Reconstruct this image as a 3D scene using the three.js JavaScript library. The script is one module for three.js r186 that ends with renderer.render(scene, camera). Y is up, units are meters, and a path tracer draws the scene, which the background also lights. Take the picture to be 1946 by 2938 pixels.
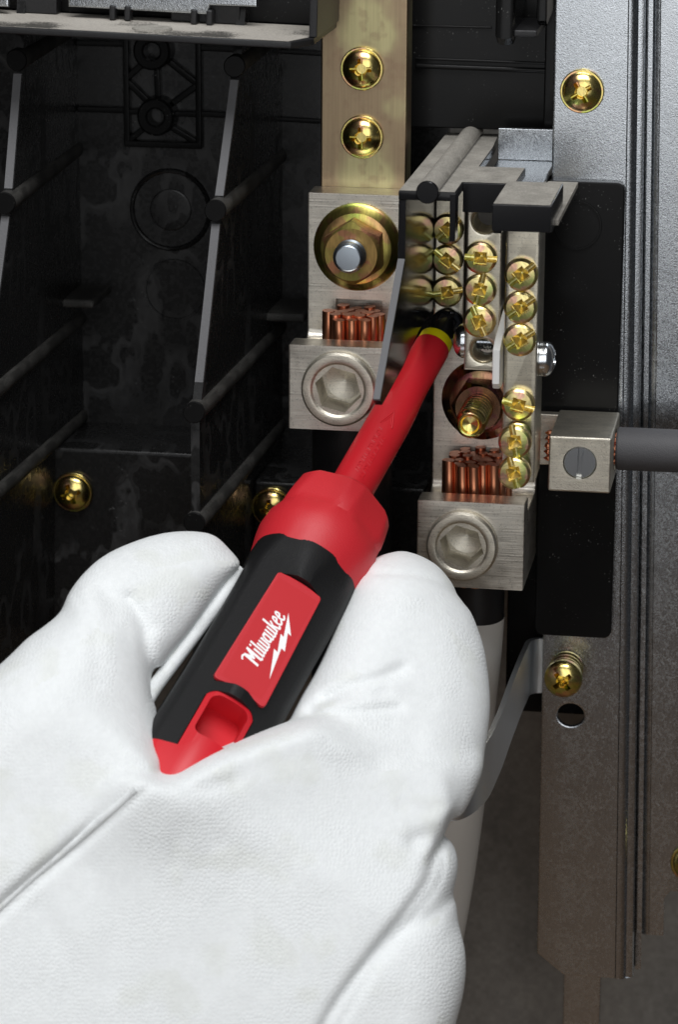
import * as THREE from 'three';
import { RoundedBoxGeometry } from 'three/addons/geometries/RoundedBoxGeometry.js';
import { mergeGeometries } from 'three/addons/utils/BufferGeometryUtils.js';
import { RectAreaLightUniformsLib } from 'three/addons/lights/RectAreaLightUniformsLib.js';
import { Brush, Evaluator, SUBTRACTION } from 'three-bvh-csg';

// All shapes below are written in millimetres: x right, y up, z out of the panel; MM turns them into metres.
const MM = 0.001;
const scene = new THREE.Scene();
scene.background = new THREE.Color().setRGB(0.032, 0.033, 0.035);
const camera = new THREE.PerspectiveCamera(18.669, 679 / 1024, 0.05, 20);
camera.position.set(116.54 * MM, 208.03 * MM, 754.52 * MM);
camera.up.set(-0.0494, 0.9616, -0.27);
camera.lookAt(0, 0, 35 * MM);
camera.updateMatrixWorld();
camera.focus = 0.705;
camera.userData.fStop = 30;
const renderer = new THREE.WebGLRenderer({ antialias: true });
renderer.setSize(679, 1024);
renderer.toneMapping = THREE.LinearToneMapping;
renderer.toneMappingExposure = 1.04;
renderer.shadowMap.enabled = true;
RectAreaLightUniformsLib.init();

// ---------- unseen studio lamps: overhead to light the tops, behind camera to light metal fronts ----------
function unseenSoftbox(label, at, to, w, h, power, tint) {
  const g = new THREE.Group(); g.name = numbered('unseen_softbox_lamp'); g.userData = { label, category: 'lamp', group: 'unseen studio lamps' };
  g.position.set(at[0] * MM, at[1] * MM, at[2] * MM); g.lookAt(to[0] * MM, to[1] * MM, to[2] * MM); scene.add(g);
  const shell = new THREE.Mesh(new RoundedBoxGeometry((w + 30) * MM, (h + 30) * MM, 60 * MM, 2, 8 * MM), new THREE.MeshStandardMaterial({ color: 0x111111, roughness: 0.8 }));
  shell.name = 'housing'; shell.position.z = -45 * MM; g.add(shell);
  const glow = new THREE.Mesh(new THREE.BoxGeometry(w * MM, h * MM, 4 * MM), new THREE.MeshStandardMaterial({ color: 0xffffff, emissive: new THREE.Color(...tint), emissiveIntensity: 0.15 }));
  glow.name = 'diffuser'; glow.position.z = -11 * MM; g.add(glow);
  const l = new THREE.RectAreaLight(new THREE.Color(...tint), power, w * MM, h * MM); l.name = 'light';
  l.position.z = -4 * MM; l.rotation.y = Math.PI; g.add(l);
}
const taken = new Map();
function numbered(n) { const k = taken.get(n) ?? 0; taken.set(n, k + 1); return k ? n + '_' + String(k).padStart(3, '0') : n; }
unseenSoftbox('large unseen soft lamp above the electrical panel, lighting its upper faces', [60, 760, 420], [10, 20, 60], 540, 380, 8.8, [0.985, 0.99, 1]);
unseenSoftbox('wide unseen soft lamp behind the camera, lighting the metal fronts', [170, 310, 1080], [60, 110, 60], 760, 800, 1.5, [0.97, 0.985, 1]);

// ---------- helpers ----------
let seed = 7;
const rnd = () => { seed = (seed * 1664525 + 1013904223) >>> 0; return seed / 4294967296; };
const V = (x, y, z) => new THREE.Vector3(x, y, z);
const ident = (g) => g;
function bx(x0, x1, y0, y1, z0, z1, b = 0.3) {
  const w = x1 - x0, h = y1 - y0, d = z1 - z0; b = Math.min(b, w * 0.45, h * 0.45, d * 0.45);
  return new RoundedBoxGeometry(w, h, d, 2, b).translate((x0 + x1) / 2, (y0 + y1) / 2, (z0 + z1) / 2);
}
function shapeOf(pts, holes = []) {
  const s = new THREE.Shape(pts.map((p) => new THREE.Vector2(p[0], p[1])));
  for (const [x, y, r] of holes) s.holes.push(new THREE.Path().absarc(x, y, r, 0, Math.PI * 2, true));
  return s;
}
function ext(shape, z0, z1, b = 0.25, cs = 16) {
  return new THREE.ExtrudeGeometry(shape, { depth: z1 - z0 - 2 * b, bevelEnabled: b > 0, bevelThickness: b, bevelSize: b, bevelOffset: -b, bevelSegments: 2, curveSegments: cs }).translate(0, 0, z0 + b);
}
const extX = (zy, x0, x1, b = 0.25) => ext(shapeOf(zy.map(([z, y]) => [-z, y])), x0, x1, b).rotateY(Math.PI / 2);
const extY = (xz, y0, y1, b = 0.25) => ext(shapeOf(xz.map(([x, z]) => [x, -z])), y0, y1, b).rotateX(-Math.PI / 2);
const latheZ = (pr, n = 40) => new THREE.LatheGeometry(pr.map(([r, z]) => new THREE.Vector2(Math.max(r, 0), z)), n).rotateX(Math.PI / 2);
const flipX = (g) => g.rotateY(Math.PI / 2);                                   // a z axis part laid along x
const tube = (pts, r, n = 24, m = 12) => new THREE.TubeGeometry(new THREE.CatmullRomCurve3(pts.map((p) => V(...p))), n, r, m, false);
function rod(x, y, r, z0, z1, n = 28, b = 0.25) { return latheZ([[0, z0], [r, z0], [r, z1 - b], [r - b, z1], [0, z1]], n).translate(x, y, 0); }
const cb = (x0, x1, y0, y1, z0, z1) => new THREE.BoxGeometry(x1 - x0, y1 - y0, z1 - z0).translate((x0 + x1) / 2, (y0 + y1) / 2, (z0 + z1) / 2);   // plain box, used as a cutter
const bare = (g) => { g = g.index ? g.toNonIndexed() : g; g.clearGroups(); for (const k of Object.keys(g.attributes)) if (!['position', 'normal'].includes(k)) g.deleteAttribute(k); return g; };
const join = (...gs) => mergeGeometries(gs.flat().map(bare));
const csg = new Evaluator(); csg.attributes = ['position', 'normal']; csg.useGroups = false;
function cut(a, ...bs) {
  let r = new Brush(bare(a)); r.updateMatrixWorld();
  for (const b of bs) { const k = new Brush(bare(b)); k.updateMatrixWorld(); r = csg.evaluate(r, k, SUBTRACTION); }
  return r.geometry;
}
function boxUV(g, tile = 20) {
  const p = g.attributes.position, uv = new Float32Array(p.count * 2), a = V(), b = V(), c = V();
  for (let i = 0; i < p.count; i += 3) {
    a.fromBufferAttribute(p, i); b.fromBufferAttribute(p, i + 1).sub(a); c.fromBufferAttribute(p, i + 2).sub(a); b.cross(c);
    const x = Math.abs(b.x), y = Math.abs(b.y), z = Math.abs(b.z), k = z >= x && z >= y ? 2 : y >= x ? 1 : 0;
    for (let j = 0; j < 3; j++) {
      const q = i + j, X = p.getX(q), Y = p.getY(q), Z = p.getZ(q);
      uv[q * 2] = (k === 0 ? Z : X) / tile; uv[q * 2 + 1] = (k === 1 ? Z : Y) / tile;
    }
  }
  return g.setAttribute('uv', new THREE.BufferAttribute(uv, 2));
}
function creased(g, angle) {   // smooth normals inside the crease angle, weighted by the area of the faces
  const p = g.attributes.position, n = p.count / 3, fn = new Float32Array(n * 3), cells = new Map(), out = new Float32Array(p.count * 3), lim = Math.cos(angle), a = V(), b = V(), c = V(), keys = [];
  for (let t = 0; t < n; t++) {
    a.fromBufferAttribute(p, t * 3); b.fromBufferAttribute(p, t * 3 + 1).sub(a); c.fromBufferAttribute(p, t * 3 + 2).sub(a); b.cross(c); fn.set([b.x, b.y, b.z], t * 3);
    for (let k = 0; k < 3; k++) { const i = t * 3 + k, key = Math.round(p.getX(i) * 2000) + ',' + Math.round(p.getY(i) * 2000) + ',' + Math.round(p.getZ(i) * 2000); keys.push(key); let l = cells.get(key); if (!l) cells.set(key, l = []); l.push(t); }
  }
  for (let t = 0; t < n; t++) for (let k = 0; k < 3; k++) {
    const i = t * 3 + k; a.set(fn[t * 3], fn[t * 3 + 1], fn[t * 3 + 2]); const la = a.length() || 1; c.copy(a);
    for (const u of cells.get(keys[i])) if (u !== t) { b.set(fn[u * 3], fn[u * 3 + 1], fn[u * 3 + 2]); const lb = b.length(); if (lb > 0 && a.dot(b) > lim * la * lb) c.add(b); }
    c.normalize(); out.set([c.x, c.y, c.z], i * 3);
  }
  return g.setAttribute('normal', new THREE.BufferAttribute(out, 3));
}
const bases = new Map();
function done(geo, crease = 0.55) {
  let g = bare(geo);
  if (crease) { g.deleteAttribute('normal'); g = creased(g, crease); }
  return boxUV(g).scale(MM, MM, MM);
}
function place(m, parent) { m.castShadow = m.receiveShadow = true; parent.add(m); return m; }
function thing(name, label, category, at = [0, 0, 0], extra = {}) {
  const g = new THREE.Group(); g.name = numbered(name); g.userData = { label, category, ...extra }; g.position.set(at[0] * MM, at[1] * MM, at[2] * MM); bases.set(g, at); scene.add(g); return g;
}
// part(): the geometry is given in the thing's own millimetres; wpart(): in the panel's millimetres
function part(name, geo, mat, parent, crease) { const m = new THREE.Mesh(geo.userData.ready ? geo : done(geo, crease), mat); m.name = name; return place(m, parent); }
function wpart(name, geo, mat, parent, crease) {
  let top = parent; while (!bases.has(top)) top = top.parent;
  const [x, y, z] = bases.get(top); return part(name, geo.translate(-x, -y, -z), mat, parent, crease);
}
function ready(geo, crease) { const g = done(geo, crease); g.userData.ready = true; return g; }

// ---------- computed textures ----------
const hash = (x, y, s) => { let h = (x * 374761393 + y * 668265263 + s * 974711) | 0; h = Math.imul(h ^ (h >>> 13), 1274126177); return ((h ^ (h >>> 16)) >>> 0) / 4294967296; };
function vn(x, y, px, py, s) {
  const ix = Math.floor(x), iy = Math.floor(y); let fx = x - ix, fy = y - iy; fx = fx * fx * (3 - 2 * fx); fy = fy * fy * (3 - 2 * fy);
  const w = (a, n) => ((a % n) + n) % n, a = hash(w(ix, px), w(iy, py), s), b = hash(w(ix + 1, px), w(iy, py), s), c = hash(w(ix, px), w(iy + 1, py), s), d = hash(w(ix + 1, px), w(iy + 1, py), s);
  return a + (b - a) * fx + (c - a) * fy + (a - b - c + d) * fx * fy;
}
function fbm(u, v, bu, bv, oct, s, gain = 0.5) { let t = 0, a = 1, n = 0; for (let k = 0; k < oct; k++) { t += a * vn(u * bu, v * bv, bu, bv, s + k); n += a; a *= gain; bu *= 2; bv *= 2; } return t / n; }
function tex(n, fn, srgb, rep = 1) {
  const d = new Uint8Array(n * n * 4);
  for (let y = 0, o = 0; y < n; y++) for (let x = 0; x < n; x++, o += 4) { let c = fn(x / n, y / n); if (typeof c === 'number') c = [c, c, c]; for (let k = 0; k < 3; k++) d[o + k] = Math.max(0, Math.min(255, c[k] * 255)); d[o + 3] = 255; }
  const t = new THREE.DataTexture(d, n, n); t.wrapS = t.wrapT = THREE.RepeatWrapping; t.magFilter = THREE.LinearFilter; t.repeat.set(rep, rep); if (srgb) t.colorSpace = THREE.SRGBColorSpace; t.needsUpdate = true; return t;
}
const sm = (a, b, x) => { x = Math.max(0, Math.min(1, (x - a) / (b - a))); return x * x * (3 - 2 * x); };
const mix3 = (a, b, t) => a.map((x, i) => x + (b[i] - x) * t);
const tBrushH = tex(512, (u, v) => { const s = 0.6 * fbm(u, v, 2, 128, 2, 11) + 0.4 * fbm(u, v, 5, 50, 3, 17); return 0.5 + (s - 0.5) * 1.2; }, false, 1);
const tBrushRough = tex(512, (u, v) => { const s = fbm(u, v, 3, 64, 3, 31), k = fbm(u, v, 8, 8, 4, 37); return 0.7 + (s - 0.5) * 0.42 + (k - 0.5) * 0.25; }, false, 1);
const tAlu = tex(512, (u, v) => { const k = fbm(u, v, 6, 6, 5, 41), s = fbm(u, v, 2, 80, 3, 43), p = sm(0.7, 0.76, fbm(u, v, 70, 70, 2, 47)); const b = 0.93 + (k - 0.5) * 0.14 + (s - 0.5) * 0.13 - p * 0.1; return [b, b * 0.985, b * 0.955]; }, true, 1);
const tGalv = tex(512, (u, v) => { const k = fbm(u, v, 34, 26, 3, 51), m = fbm(u, v, 3, 2, 3, 53), f = fbm(u, v, 120, 80, 2, 57), t = sm(0.4, 0.66, k * 0.55 + m * 0.45 + (f - 0.5) * 0.3), fl = sm(0.66, 0.74, fbm(u, v, 70, 50, 2, 59)), b = 0.82 + t * 0.04 + (f - 0.5) * 0.12 + fl * 0.08; return [b * 0.985, b, b * 1.01]; }, true, 1.1);
const tGalvR = tex(512, (u, v) => { const k = fbm(u, v, 34, 26, 3, 51), m = fbm(u, v, 3, 2, 3, 53), f = fbm(u, v, 120, 80, 2, 57), t = sm(0.4, 0.66, k * 0.55 + m * 0.45 + (f - 0.5) * 0.3); return 0.53 + t * 0.09 + (f - 0.5) * 0.16; }, false, 1.1);
const tGold = tex(512, (u, v) => { const k = fbm(u, v, 3, 3, 4, 61), m = fbm(u, v, 4, 5, 4, 67), f = fbm(u, v, 40, 10, 3, 69); let c = mix3([0.93, 0.88, 0.64], [0.8, 0.86, 0.56], sm(0.45, 0.62, k)); c = mix3(c, [0.9, 0.7, 0.66], sm(0.5, 0.66, m) * 0.8); return c.map((x) => x * (0.86 + f * 0.28)); }, true, 1.3);
const tBar = tex(512, (u, v) => { const k = fbm(u, v, 3, 2, 4, 71), m = fbm(u, v, 16, 14, 4, 73), f = fbm(u, v, 90, 3, 3, 79); let c = mix3([0.86, 0.83, 0.66], [0.74, 0.66, 0.56], sm(0.4, 0.62, k)); c = mix3(c, [0.62, 0.5, 0.44], sm(0.5, 0.8, m) * 0.25); return c.map((x) => x * (0.93 + f * 0.12)); }, true, 0.6);
const grimeAt = (u, v) => {   // dried film on the plastic: patches with their own outline, darker islands inside
  const a = fbm(u, v, 7, 4, 4, 81, 0.45), m = sm(0.44, 0.6, fbm(u, v, 3, 2, 2, 87)), film = sm(0.47, 0.52, a) * (1 - sm(0.56, 0.6, a)), rim = Math.exp(-(((a - 0.47) / 0.012) ** 2)), f = fbm(u, v, 60, 30, 2, 89);
  return m * (film * (0.35 + 0.5 * f) + rim * 0.5);
};
const speckAt = (u, v, s) => sm(0.9, 0.97, fbm(u, v, 110, 110, 1, s)) * sm(0.5, 0.8, fbm(u, v, 9, 9, 2, s + 3));
const tGrime = tex(512, (u, v) => { const g = grimeAt(u, v), k = speckAt(u, v, 91); const b = 0.112 + g * 0.14 + k * 0.3; return [b * 0.985, b * 0.985, b * 0.99]; }, true, 0.42);
const tGrimeR = tex(512, (u, v) => 0.27 + grimeAt(u, v) * 0.3 + (fbm(u, v, 60, 60, 2, 93) - 0.5) * 0.15, false, 0.42);
const tPost = tex(512, (u, v) => { const a = fbm(u, v, 5, 3, 4, 163), f = fbm(u, v, 110, 110, 2, 167), t = sm(0.3, 0.7, a + (f - 0.5) * 0.3), b = 0.19 + t * 0.09 + (f - 0.5) * 0.05; return [b, b * 0.985, b * 0.95]; }, true, 0.6);
const tSpeck = tex(512, (u, v) => { const k = speckAt(u, v, 101), b = 0.09 + k * 0.4; return [b, b, b * 0.98]; }, true, 0.5);
const tDust = tex(512, (u, v) => { const k = fbm(u, v, 6, 6, 4, 111), f = fbm(u, v, 128, 128, 2, 113), b = 0.585 + (k - 0.5) * 0.16 + (f - 0.5) * 0.22; return [b, b * 0.975, b * 0.925]; }, true, 1);
const tDustPatch = tex(512, (u, v) => { const k = fbm(u, v, 3, 3, 5, 115), f = fbm(u, v, 128, 128, 2, 117), t = sm(0.26, 0.5, k + (f - 0.5) * 0.22), b = 0.3 + t * 0.36 + (f - 0.5) * 0.12; return [b, b * 0.97, b * 0.92]; }, true, 0.5);
const tFine = tex(256, (u, v) => fbm(u, v, 64, 64, 2, 121), false, 2);
const tSteelB = tex(512, (u, v) => { const k = fbm(u, v, 5, 3, 4, 131), f = fbm(u, v, 60, 60, 3, 133); const b = 0.62 + (k - 0.5) * 0.2 + (f - 0.5) * 0.12; return [b * 1.01, b, b * 0.98]; }, true, 0.25);
function leatherTex() {   // pebbled grain: distance to the nearest of scattered cells, warped
  const n = 1024, N = 92, pts = []; for (let j = 0; j < N; j++) for (let i = 0; i < N; i++) pts.push([(i + 0.1 + 0.8 * rnd()) / N, (j + 0.1 + 0.8 * rnd()) / N]);
  return tex(n, (u, v) => {
    const uu = (u + 0.007 * (fbm(u, v, 24, 24, 2, 141) - 0.5) + 1) % 1, vv = (v + 0.007 * (fbm(u, v, 24, 24, 2, 143) - 0.5) + 1) % 1, ci = Math.floor(uu * N), cj = Math.floor(vv * N); let d1 = 9, d2 = 9;
    for (let j = -1; j <= 1; j++) for (let i = -1; i <= 1; i++) { const a = (ci + i + N) % N, b = (cj + j + N) % N, p = pts[b * N + a]; let dx = Math.abs(p[0] - uu), dy = Math.abs(p[1] - vv); dx = Math.min(dx, 1 - dx); dy = Math.min(dy, 1 - dy); const d = Math.hypot(dx, dy * 0.8) * N; if (d < d1) { d2 = d1; d1 = d; } else if (d < d2) d2 = d; }
    const soft = 0.25 + 0.75 * sm(0.35, 0.62, fbm(u, v, 5, 5, 3, 149)), line = 1 - Math.abs(fbm(u, v, 16, 10, 3, 145) - 0.5) * 14; return 0.5 + soft * (0.8 * sm(0, 0.55, d2 - d1) - 0.4) + 0.1 * fbm(u, v, 180, 180, 2, 147) - 0.22 * Math.max(0, line) * (1 - soft);
  }, false, 1);
}
const tLeather = leatherTex();
const tLeatherC = tex(512, (u, v) => { const k = fbm(u, v, 4, 4, 4, 151), f = fbm(u, v, 100, 100, 2, 153), st = sm(0.6, 0.8, fbm(u, v, 9, 9, 3, 157)); const b = 0.945 + (k - 0.5) * 0.03 + (f - 0.5) * 0.03 - st * 0.02; return [b * 0.985, b * 0.998, b * (1 - st * 0.012)]; }, true, 1);

// ---------- materials ----------
const L = (r, g, b) => new THREE.Color().setRGB(r, g, b);
const phys = (o) => new THREE.MeshPhysicalMaterial(o);
const M = {
  black: phys({ color: 0xffffff, map: tSpeck, roughness: 0.22, specularIntensity: 0.3 }),
  grime: phys({ color: 0xffffff, map: tGrime, roughness: 1, roughnessMap: tGrimeR, specularIntensity: 0.8 }),
  gloss: phys({ color: L(0.009, 0.009, 0.01), roughness: 0.12, specularIntensity: 0.45 }),
  satin: phys({ color: L(0.016, 0.016, 0.017), roughness: 0.42, specularIntensity: 0.8, bumpMap: tFine, bumpScale: 0.00003 }),
  cutEdge: phys({ color: L(0.13, 0.13, 0.135), roughness: 0.7, bumpMap: tFine, bumpScale: 0.00008 }),
  dust: phys({ color: 0xffffff, map: tDust, roughness: 0.95, specularIntensity: 0.2, bumpMap: tFine, bumpScale: 0.00006 }),
  dustPatch: phys({ color: 0xffffff, map: tDustPatch, roughness: 0.9, specularIntensity: 0.3 }),
  alu: phys({ color: L(0.8, 0.78, 0.74), map: tAlu, metalness: 1, roughness: 0.5, roughnessMap: tBrushRough, bumpMap: tBrushH, bumpScale: 0.000015 }),
  aluDull: phys({ color: L(0.72, 0.7, 0.64), map: tAlu, metalness: 1, roughness: 0.46, bumpMap: tFine, bumpScale: 0.00004 }),
  nickel: phys({ color: L(0.78, 0.75, 0.66), map: tAlu, metalness: 1, roughness: 0.3, bumpMap: tFine, bumpScale: 0.000003 }),
  bar: phys({ color: L(0.74, 0.72, 0.66), map: tBar, metalness: 1, roughness: 0.38, bumpMap: tFine, bumpScale: 0.000007 }),
  gold: phys({ color: L(0.9, 0.82, 0.6), map: tGold, metalness: 1, roughness: 0.22 }),
  goldPale: phys({ color: L(1, 0.94, 0.86), map: tGold, metalness: 1, roughness: 0.3 }),
  purple: phys({ color: L(0.4, 0.24, 0.3), map: tGold, metalness: 1, roughness: 0.24 }),
  brown: phys({ color: L(0.42, 0.31, 0.22), map: tGold, metalness: 0.9, roughness: 0.48 }),
  goldWasher: phys({ color: L(0.66, 0.64, 0.36), map: tGold, metalness: 1, roughness: 0.3 }),
  zinc: phys({ color: L(0.7, 0.73, 0.76), metalness: 1, roughness: 0.22 }),
  zincStud: phys({ color: L(0.5, 0.56, 0.62), metalness: 1, roughness: 0.34 }),
  darkZinc: phys({ color: L(0.09, 0.095, 0.11), metalness: 0.9, roughness: 0.18 }),
  blade: phys({ color: L(0.05, 0.05, 0.055), metalness: 0.8, roughness: 0.35 }),
  copper: phys({ color: L(0.83, 0.35, 0.2), metalness: 1, roughness: 0.3 }),
  copperEnd: phys({ color: L(0.66, 0.32, 0.22), metalness: 1, roughness: 0.45 }),
  galv: phys({ color: L(0.74, 0.75, 0.77), map: tGalv, metalness: 1, roughness: 0.45, roughnessMap: tGalvR, bumpMap: tFine, bumpScale: 0.00002 }),
  backSteel: phys({ color: L(0.75, 0.73, 0.7), map: tSteelB, metalness: 0.1, roughness: 0.55 }),
  strap: phys({ color: L(0.78, 0.81, 0.83), metalness: 1, roughness: 0.4, bumpMap: tBrushH, bumpScale: 0.00003 }),
  red: phys({ color: L(0.62, 0.014, 0.024), roughness: 0.42, specularIntensity: 0.8 }),
  redDull: phys({ color: L(0.6, 0.02, 0.03), roughness: 0.5, bumpMap: tFine, bumpScale: 0.00003 }),
  yellow: phys({ color: L(0.88, 0.78, 0.0), roughness: 0.45 }),
  rubber: phys({ color: L(0.009, 0.009, 0.0095), roughness: 0.46, specularIntensity: 0.55, bumpMap: tFine, bumpScale: 0.00003 }),
  leather: phys({ color: 0xffffff, map: tLeatherC, roughness: 0.62, specularIntensity: 0.5, bumpMap: tLeather, bumpScale: 0.00008 }),
  tape: phys({ color: L(0.62, 0.6, 0.56), roughness: 0.5 }),
  cable: phys({ color: L(0.065, 0.064, 0.068), roughness: 0.62, bumpMap: tFine, bumpScale: 0.00006 }),
  cableBlack: phys({ color: L(0.01, 0.01, 0.011), roughness: 0.4 }),
  wood: phys({ color: L(0.2, 0.12, 0.062), roughness: 0.6, bumpMap: tBrushH, bumpScale: 0.0002 }),
  post: phys({ color: 0xffffff, map: tPost, roughness: 0.6, specularIntensity: 0.5 }),
  white: phys({ color: L(0.8, 0.8, 0.78), roughness: 0.5, metalness: 0.2 }),
};

// ---------- the setting: steel back wall, moulded base ----------
const wall = thing('back_wall', 'dull grey steel back wall of the enclosure behind the cable', 'back wall', [0, 0, -40], { kind: 'structure' });
wpart('sheet', bx(-260, 300, -360, 300, -44, -40, 0.5), M.backSteel, wall);
const bench = thing('unseen_bench_top', 'unseen brown wooden bench top below the panel, mirrored in the lower rail', 'bench', [0, -420, 500], { kind: 'structure' });
wpart('board', bx(-900, 900, -450, -420, 20, 1600, 4), M.wood, bench);  // unseen board out of view, placed so the lower rail mirrors brown
const lowStrip = thing('steel_strip', 'narrow plain steel strip below the chamfered end of the mounting rail', 'strip', [60, -150, 0]);
wpart('sheet', bx(55.6, 65.4, -220, -90, 6, 8, 0.4), M.galv, lowStrip);

const base = thing('moulded_base', 'black plastic moulded base with tall divider walls and posts', 'base', [-48, 0, 0], { kind: 'structure' });
wpart('floor_plate', ext(shapeOf([[-140, -40], [21, -40], [21, 140], [-140, 140]]), -4, 0, 0), M.grime, base);
const ribs = [];
const bar2 = (x0, y0, x1, y1, w, z0, z1) => { const l = Math.hypot(x1 - x0, y1 - y0); return bx(-l / 2, l / 2, -w / 2, w / 2, z0, z1, 0.3).rotateZ(Math.atan2(y1 - y0, x1 - x0)).translate((x0 + x1) / 2, (y0 + y1) / 2, 0); };
for (const [a, b, c, d, w, h] of [
  [-59.3, 82.6, -59.3, 122, 1.5, 3], [-41, 82.6, -41, 122, 1.5, 3.02], [-60, 83.2, -40.3, 83.2, 1.6, 3.04], [-72, 91.4, -59.4, 91.4, 1.5, 2.6], [-41, 91.2, -23, 90.6, 1.5, 2.6], [-59, 91.2, -55, 91.1, 1.4, 2.7], [-47, 91, -41, 91, 1.4, 2.7],
  [-72, 107.8, -59.4, 107.8, 1.4, 2.6], [-41, 107.4, -23, 107, 1.4, 2.6], [-59, 99.6, -54.6, 103.6, 1.6, 2.7], [-59, 98.6, -53.8, 93.6, 1.6, 2.72], [-48.4, 103.8, -41.6, 98.6, 1.6, 2.7], [-41.6, 98, -47.6, 93.6, 1.6, 2.72],
  [-58.8, 84, -54.5, 87.5, 1.5, 2.7], [-48, 87.6, -41.8, 84, 1.5, 2.7], [-51.4, 95, -51.6, 103, 1.5, 2.6], [-21.5, 107, -4, 106.4, 1.2, 1.6], [-21.5, 90.3, -4, 89.8, 1.2, 1.6],
]) wpart('rib', bar2(a, b, c, d, w, -0.5, h), M.black, base);
for (const [x, y] of [[-52.2, 106.6], [-51.4, 90.4]]) wpart('boss', latheZ([[2.1, -0.5], [2.1, 5], [2.5, 5.4], [4.2, 5.4], [4.7, 4.9], [4.9, -0.5]], 36).translate(x, y, 0), M.black, base);
wpart('ring', latheZ([[9.2, -0.2], [9.5, 0.9], [9.9, 1.1], [10.3, 0.8], [10.6, -0.2]], 48).translate(-48.9, 66.4, 0), M.grime, base);
wpart('disc', latheZ([[0, 0.35], [4.9, 0.35], [5.2, 0.2], [5.4, -0.2]], 40).translate(-48.9, 66.4, 0), M.grime, base);
wpart('ring', latheZ([[7.2, -0.2], [7.4, 0.3], [7.8, 0.3], [8, -0.2]], 48).translate(-48, 46, 0), M.grime, base);
wpart('ledge', bx(-110, -22.6, -40, 10.6, -1, 26, 1.2), M.grime, base);
wpart('ledge', bx(-21.2, 21, -40, 6.5, -1, 34, 0.8), M.grime, base);
wpart('tab', bx(-76, -64.5, 44.4, 46.6, -1, 19, 0.8), M.post, base);
wpart('tab', bx(-21.5, -11.5, 43, 45.2, -1, 19, 0.8), M.post, base);
function divider(x0, lean) {   // a wall standing out of the base; its front edge slants forward further down and carries four round posts
  const zf = (y) => (y > 111 ? 60 - (y - 111) * 0.3 : y > 80 ? 60 + (111 - y) / 31 * 15 : y > 38 ? 75 + (80 - y) / 42 * 15 : 90);
  const warp = (g) => { const p = g.attributes.position; for (let i = 0; i < p.count; i++) { const y = p.getY(i), z = p.getZ(i); p.setX(i, p.getX(i) + x0 + z * lean(y)); } return g; };
  const ys = []; for (let y = -60; y <= 138; y += 6) ys.push(y);
  const quads = (x0_, x1_, fr) => {   // subdivided slab following the front edge
    const pos = [], q = (a, b, c, d) => pos.push(...a, ...b, ...c, ...a, ...c, ...d);
    const nz = 8;
    for (let i = 0; i + 1 < ys.length; i++) {
      const [ya, yb] = [ys[i], ys[i + 1]];
      for (let k = 0; k < nz; k++) {
        const z = (y, j) => (fr ? zf(y) - 0.6 + (j / nz) * 0.9 : -0.5 + (zf(y) + 0.5) * (j / nz));
        const A = [x1_, ya, z(ya, k)], B = [x1_, ya, z(ya, k + 1)], C = [x1_, yb, z(yb, k + 1)], D = [x1_, yb, z(yb, k)], X = (p) => [x0_, p[1], p[2]];
        q(A, D, C, B); q(X(A), X(B), X(C), X(D));
        if (k === nz - 1) q(B, C, X(C), X(B));
      }
    }
    const g = new THREE.BufferGeometry(); g.setAttribute('position', new THREE.Float32BufferAttribute(pos, 3)); g.computeVertexNormals(); return g;
  };
  const w = wpart('divider_wall', warp(quads(-1, 1, false)), M.grime, base);
  // whitened cut edge of the plastic, between the posts
  const strip = (y0, y1) => { const n = 6, pos = [], q = (a, b, c, d) => pos.push(...a, ...b, ...c, ...a, ...c, ...d); for (let i = 0; i < n; i++) { const a = y0 + (y1 - y0) * i / n, b = y0 + (y1 - y0) * (i + 1) / n, za = zf(a), zb = zf(b); q([-0.95, a, za + 0.25], [0.95, a, za + 0.25], [0.95, b, zb + 0.25], [-0.95, b, zb + 0.25]); q([0.95, a, za + 0.25], [1.02, a, za - 0.6], [1.02, b, zb - 0.6], [0.95, b, zb + 0.25]); q([-1.02, a, za - 0.6], [-0.95, a, za + 0.25], [-0.95, b, zb + 0.25], [-1.02, b, zb - 0.6]); } const g = new THREE.BufferGeometry(); g.setAttribute('position', new THREE.Float32BufferAttribute(pos, 3)); g.computeVertexNormals(); return g; };
  wpart('cut_edge', warp(strip(83.8, 108.3)), M.cutEdge, w); wpart('cut_edge', warp(strip(44, 77.8)), M.cutEdge, w);
  for (const [y, tip] of [[111.5, 62.5], [81, 77], [37.8, 91.5], [12, 91.5]]) wpart('post', warp(latheZ([[2.1, -0.5], [2.25, 20], [2.4, 50], [2.5, tip - 0.3], [2.3, tip], [0, tip]], 26).translate(0, y, 0)), M.post, w), wpart('post_cap', warp(latheZ([[2.42, tip - 0.5], [2.54, tip - 0.2], [2.3, tip + 0.12], [0, tip + 0.12]], 26).translate(0, y, 0)), M.black, w);
}
divider(-21.4, (y) => (y > 81 ? -0.005 + (y - 81) / 30 * 0.025 : y > 38 ? -0.027 + (y - 38) / 43 * 0.022 : -0.029));
divider(-73.2, (y) => (y > 81 ? 0.035 : 0.035 - (81 - y) * 0.001));

const box = thing('side_housing', 'black plastic housing wall behind the steel rail and right lug', 'housing', [57, 20, 0], { kind: 'structure' });
wpart('block', bx(41.5, 73, -49, 84, -39, 34, 0.8), M.black, box);
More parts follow.
